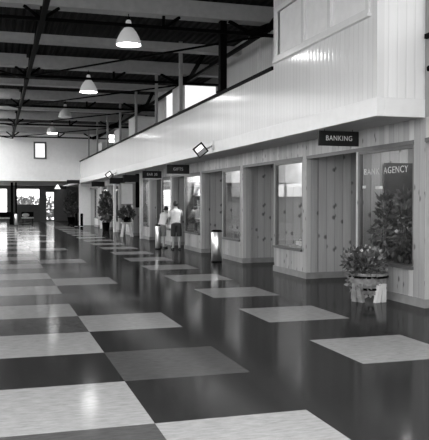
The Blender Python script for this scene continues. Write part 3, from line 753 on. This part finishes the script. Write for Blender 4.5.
# ------------------------------------------------------------------ far lobby
o = MB().lathe((0, 0, 0), [(.24, 0), (.2, .06), (.08, .26), (.04, .32)], M_['spotlens'], 16).build('pendant_lamp'); o.location = (4.55, 57.0, 2.62)
o['label'] = 'white cone lamp under the far lobby ceiling above the door'; o['category'] = 'lamp'
t = thing('pillar', (1.15, 52.5, 0), 'dark paired pillar at the far left by the lobby window', 'pillar')
MB().box((-.18, 0, 0), (-.02, .2, 2.975), M_['steel_dark']).build('shaft', t); MB().box((.12, 0, 0), (.24, .2, 2.975), M_['steel_dark']).build('shaft', t)
MB().box((-.25, -.05, 0), (.0, .25, .9), M_['steel_dark']).build('casing', t)
def bench(x, y, w_, lab):
    t = thing('bench', (x, y, 0), lab, 'bench')
    MB().box((-w_/2, -.25, .36), (w_/2, .25, .46), M_['goods'][3]).build('seat', t, .02); MB().box((-w_/2, .2, .46), (w_/2, .28, .85), M_['steel_dark']).build('backrest', t, .02)
    for sx in (-1, 1): MB().box((sx*(w_/2-.1)-.03, -.2, 0), (sx*(w_/2-.1)+.03, .2, .36), M_['steel_dark']).build('leg', t)
bench(0.2, 55.6, 1.7, 'long white seated bench at the far left edge of the lobby')
bench(2.25, 56.0, .9, 'short dark bench right of the far bin')
o = MB().ball((0, 0, 0), (.28, .13, .15), M_['goods'][3]).build('bag'); o.location = (2.1, 55.95, .612); o['label'] = 'white bag lying on the short dark bench'; o['category'] = 'bag'
# low dark shrubs outside the lobby window
for i, (x, y) in enumerate(((2.0, 66), (3.05, 69), (4.3, 66.2), (-.9, 67))):
    fo = MB(); foliage(fo, (0, 0, 1.0), (.8, .5, 1.1), 420, .3, M_['leaf2'], 80+i); fo.tube([(0, 0, -.02), (0, 0, 1)], .03, M_['frame'], 5)
    o = fo.build('shrub'); o.location = (x, y, 0); o['label'] = ['leftmost shrub outside the lobby landscape window', 'middle shrub outside the lobby landscape window', 'rightmost shrub outside the lobby landscape window', 'shrub outside the leftmost lobby window'][i]; o['category'] = 'shrub'

# ------------------------------------------------------------------ people
def remesh(o, vx=.014):
    r = o.modifiers.new('fuse', 'REMESH'); r.mode = 'VOXEL'; r.voxel_size = vx; r.use_smooth_shade = True
    s_ = o.modifiers.new('soften', 'SMOOTH'); s_.iterations = 3; s_.factor = .5
def person(x, y, rz, H_, lean, label, seed, shirt, legs_m, hairlen=.0, armr=.5, arml=.2):
    """standing figure looking along local +y; lean = forward bend at the hip in radians"""
    t = thing('person', (x, y, 0), label, 'person', rz=rz)
    k = H_/1.7
    def bend(p, z0=.92):
        px, py, pz = p
        dz = pz - z0
        return (px*k, (py + math.sin(lean)*dz)*k, (z0 + math.cos(lean)*dz)*k)
    def V(px, py, pz): return (px*k, py*k, pz*k)
    b_ = MB(); sk = M_['skin']
    for s in (-1, 1):
        b_.tube([V(.09*s, 0, .93), V(.10*s, .01, .7), V(.105*s, .015, .5), V(.11*s, -.01, .3), V(.115*s, -.02, .1), V(.115*s, 0, .05)], [.085*k, .078*k, .056*k, .055*k, .04*k, .04*k], sk, 12)
        b_.tube([V(.115*s, -.05, .045), V(.125*s, .05, .045), V(.13*s, .17, .03)], [.04*k, .045*k, .03*k], sk, 10)
    b_.tube([bend((0, 0, .9)), bend((0, 0, 1.0)), bend((0, 0, 1.15)), bend((0, 0, 1.32)), bend((0, 0, 1.42)), bend((0, 0, 1.46))], [.13*k, .12*k, .125*k, .15*k, .1*k, .06*k], sk, 16, True, .7)
    b_.tube([bend((0, .0, 1.42)), bend((0, .01, 1.55))], .05*k, sk, 12)
    hc = bend((0, .02, 1.60)); b_.ball(hc, (.073*k, .092*k, .112*k), sk, 18)
    b_.ball(bend((0, .11, 1.585)), (.014*k, .022*k, .02*k), sk, 8)
    for s in (-1, 1): b_.ball(bend((.075*s, .01, 1.59)), (.012*k, .02*k, .03*k), sk, 8)
    b_.ball(bend((0, .09, 1.53)), (.03*k, .02*k, .014*k), sk, 8)
    hands = []
    for s, a in ((-1, arml), (1, armr)):
        sh = Vector(bend((.17*s, 0, 1.39))); el = sh + Vector((.07*s, math.sin(a)*.25, -math.cos(a)*.27))*k; wr = el + Vector((-.03*s, math.sin(a+.5)*.24, -math.cos(a+.5)*.24))*k
        b_.tube([sh, (sh+el)/2, el, (el+wr)/2, wr], [.052*k, .046*k, .038*k, .036*k, .025*k], sk, 10)
        d = (wr-el).normalized(); sd = Vector((0, d.z, -d.y)).normalized(); hands.append((wr, d, s))
        pm = wr + d*.05*k; b_.tube([wr, pm, wr + d*.085*k], [.026*k, .036*k, .034*k], sk, 10, True, .5)
        for f in range(4):
            o_ = sd*(f-1.5)*.019*k; L = (.065, .078, .072, .055)[f]*k; st = wr + d*.078*k + o_
            b_.tube([st, st + d*L*.5, st + d*L*.9 + Vector((-s*.02*k, 0, 0))], .0095*k, sk, 6)
        th = wr + d*.03*k - sd*.028*k; b_.tube([th, th + (d - sd*.8).normalized()*.03*k, th + (d - sd*.45).normalized()*.062*k], .011*k, sk, 6)
    bo = b_.build('body', t); remesh(bo, .011)
    s_ = MB()
    s_.tube([bend((0, 0, .88)), bend((0, 0, 1.0)), bend((0, 0, 1.15)), bend((0, 0, 1.3)), bend((0, 0, 1.40)), bend((0, 0, 1.45))], [.165*k, .158*k, .165*k, .185*k, .15*k, .075*k], shirt, 18, True, .74)
    for s, a in ((-1, arml), (1, armr)):
        sh = Vector(bend((.16*s, 0, 1.38))); el = sh + Vector((.07*s, math.sin(a)*.25, -math.cos(a)*.27))*k
        s_.tube([sh, sh + (el-sh)*.85], [.075*k, .07*k], shirt, 10)
    so = s_.build('shirt', t); remesh(so, .014)
    p_ = MB()
    p_.tube([bend((0, 0, .99)), V(0, 0, .9), V(0, 0, .82)], [.145*k, .17*k, .15*k], legs_m, 16, True, .78)
    for s in (-1, 1): p_.tube([V(.085*s, 0, .9), V(.1*s, .01, .7), V(.11*s, .015, .46)], [.095*k, .1*k, .09*k], legs_m, 12)
    po = p_.build('shorts', t); remesh(po, .014)
    h_ = MB(); h_.ball(bend((0, -.012, 1.625)), (.088*k, .098*k, .105*k), M_['hair'], 16)
    if hairlen: h_.tube([bend((0, -.06, 1.62)), bend((0, -.075, 1.62-hairlen))], [.085*k, .06*k], M_['hair'], 12, True, .6)
    h_.build('hair', t)
    for s in (-1, 1):
        f_ = MB(); f_.tube([V(.115*s, -.075, .035), V(.122*s, .03, .04), V(.132*s, .15, .03), V(.134*s, .2, .025)], [.035*k, .046*k, .046*k, .025*k], M_['shorts'], 10, True, .75)
        # soles flat on the floor
        fo_ = f_.build('shoe', t)
    return t
person(5.80, 23.6, math.radians(-4), 1.62, .2, 'person in pale shirt and dark shorts, right one of the pair at the shop', 1, M_['shirt'], M_['shorts'], 0, .75, .3)
person(5.50, 24.5, math.radians(-50), 1.5, .45, 'person in a pale shirt and grey shorts bending forward, left one of the pair', 2, M_['shirt'], M_['midcloth'], .08, 1.0, .6)

panel(7.2, 11.54, 0.005, 1.0, 2.3, M_['goods'][2], 'curtain', 'dark panel standing for the shaded doorway at the far side of the bank window display', 'curtain')  # dark sheet added where the doorway lies in shade

o = MB().box((-.32, 0, 0), (.32, .05, .24), M_['black']).build('hanging_sign'); o.location = (5.0, 58.0, 2.62); o['label'] = 'small black sign deep in the far lobby, right of the lit door'; o['category'] = 'sign'
hg = MB().tube([(0, .02, .24), (0, .02, .355)], .006, M_['steel_dark'], 5).build('hanger', o)
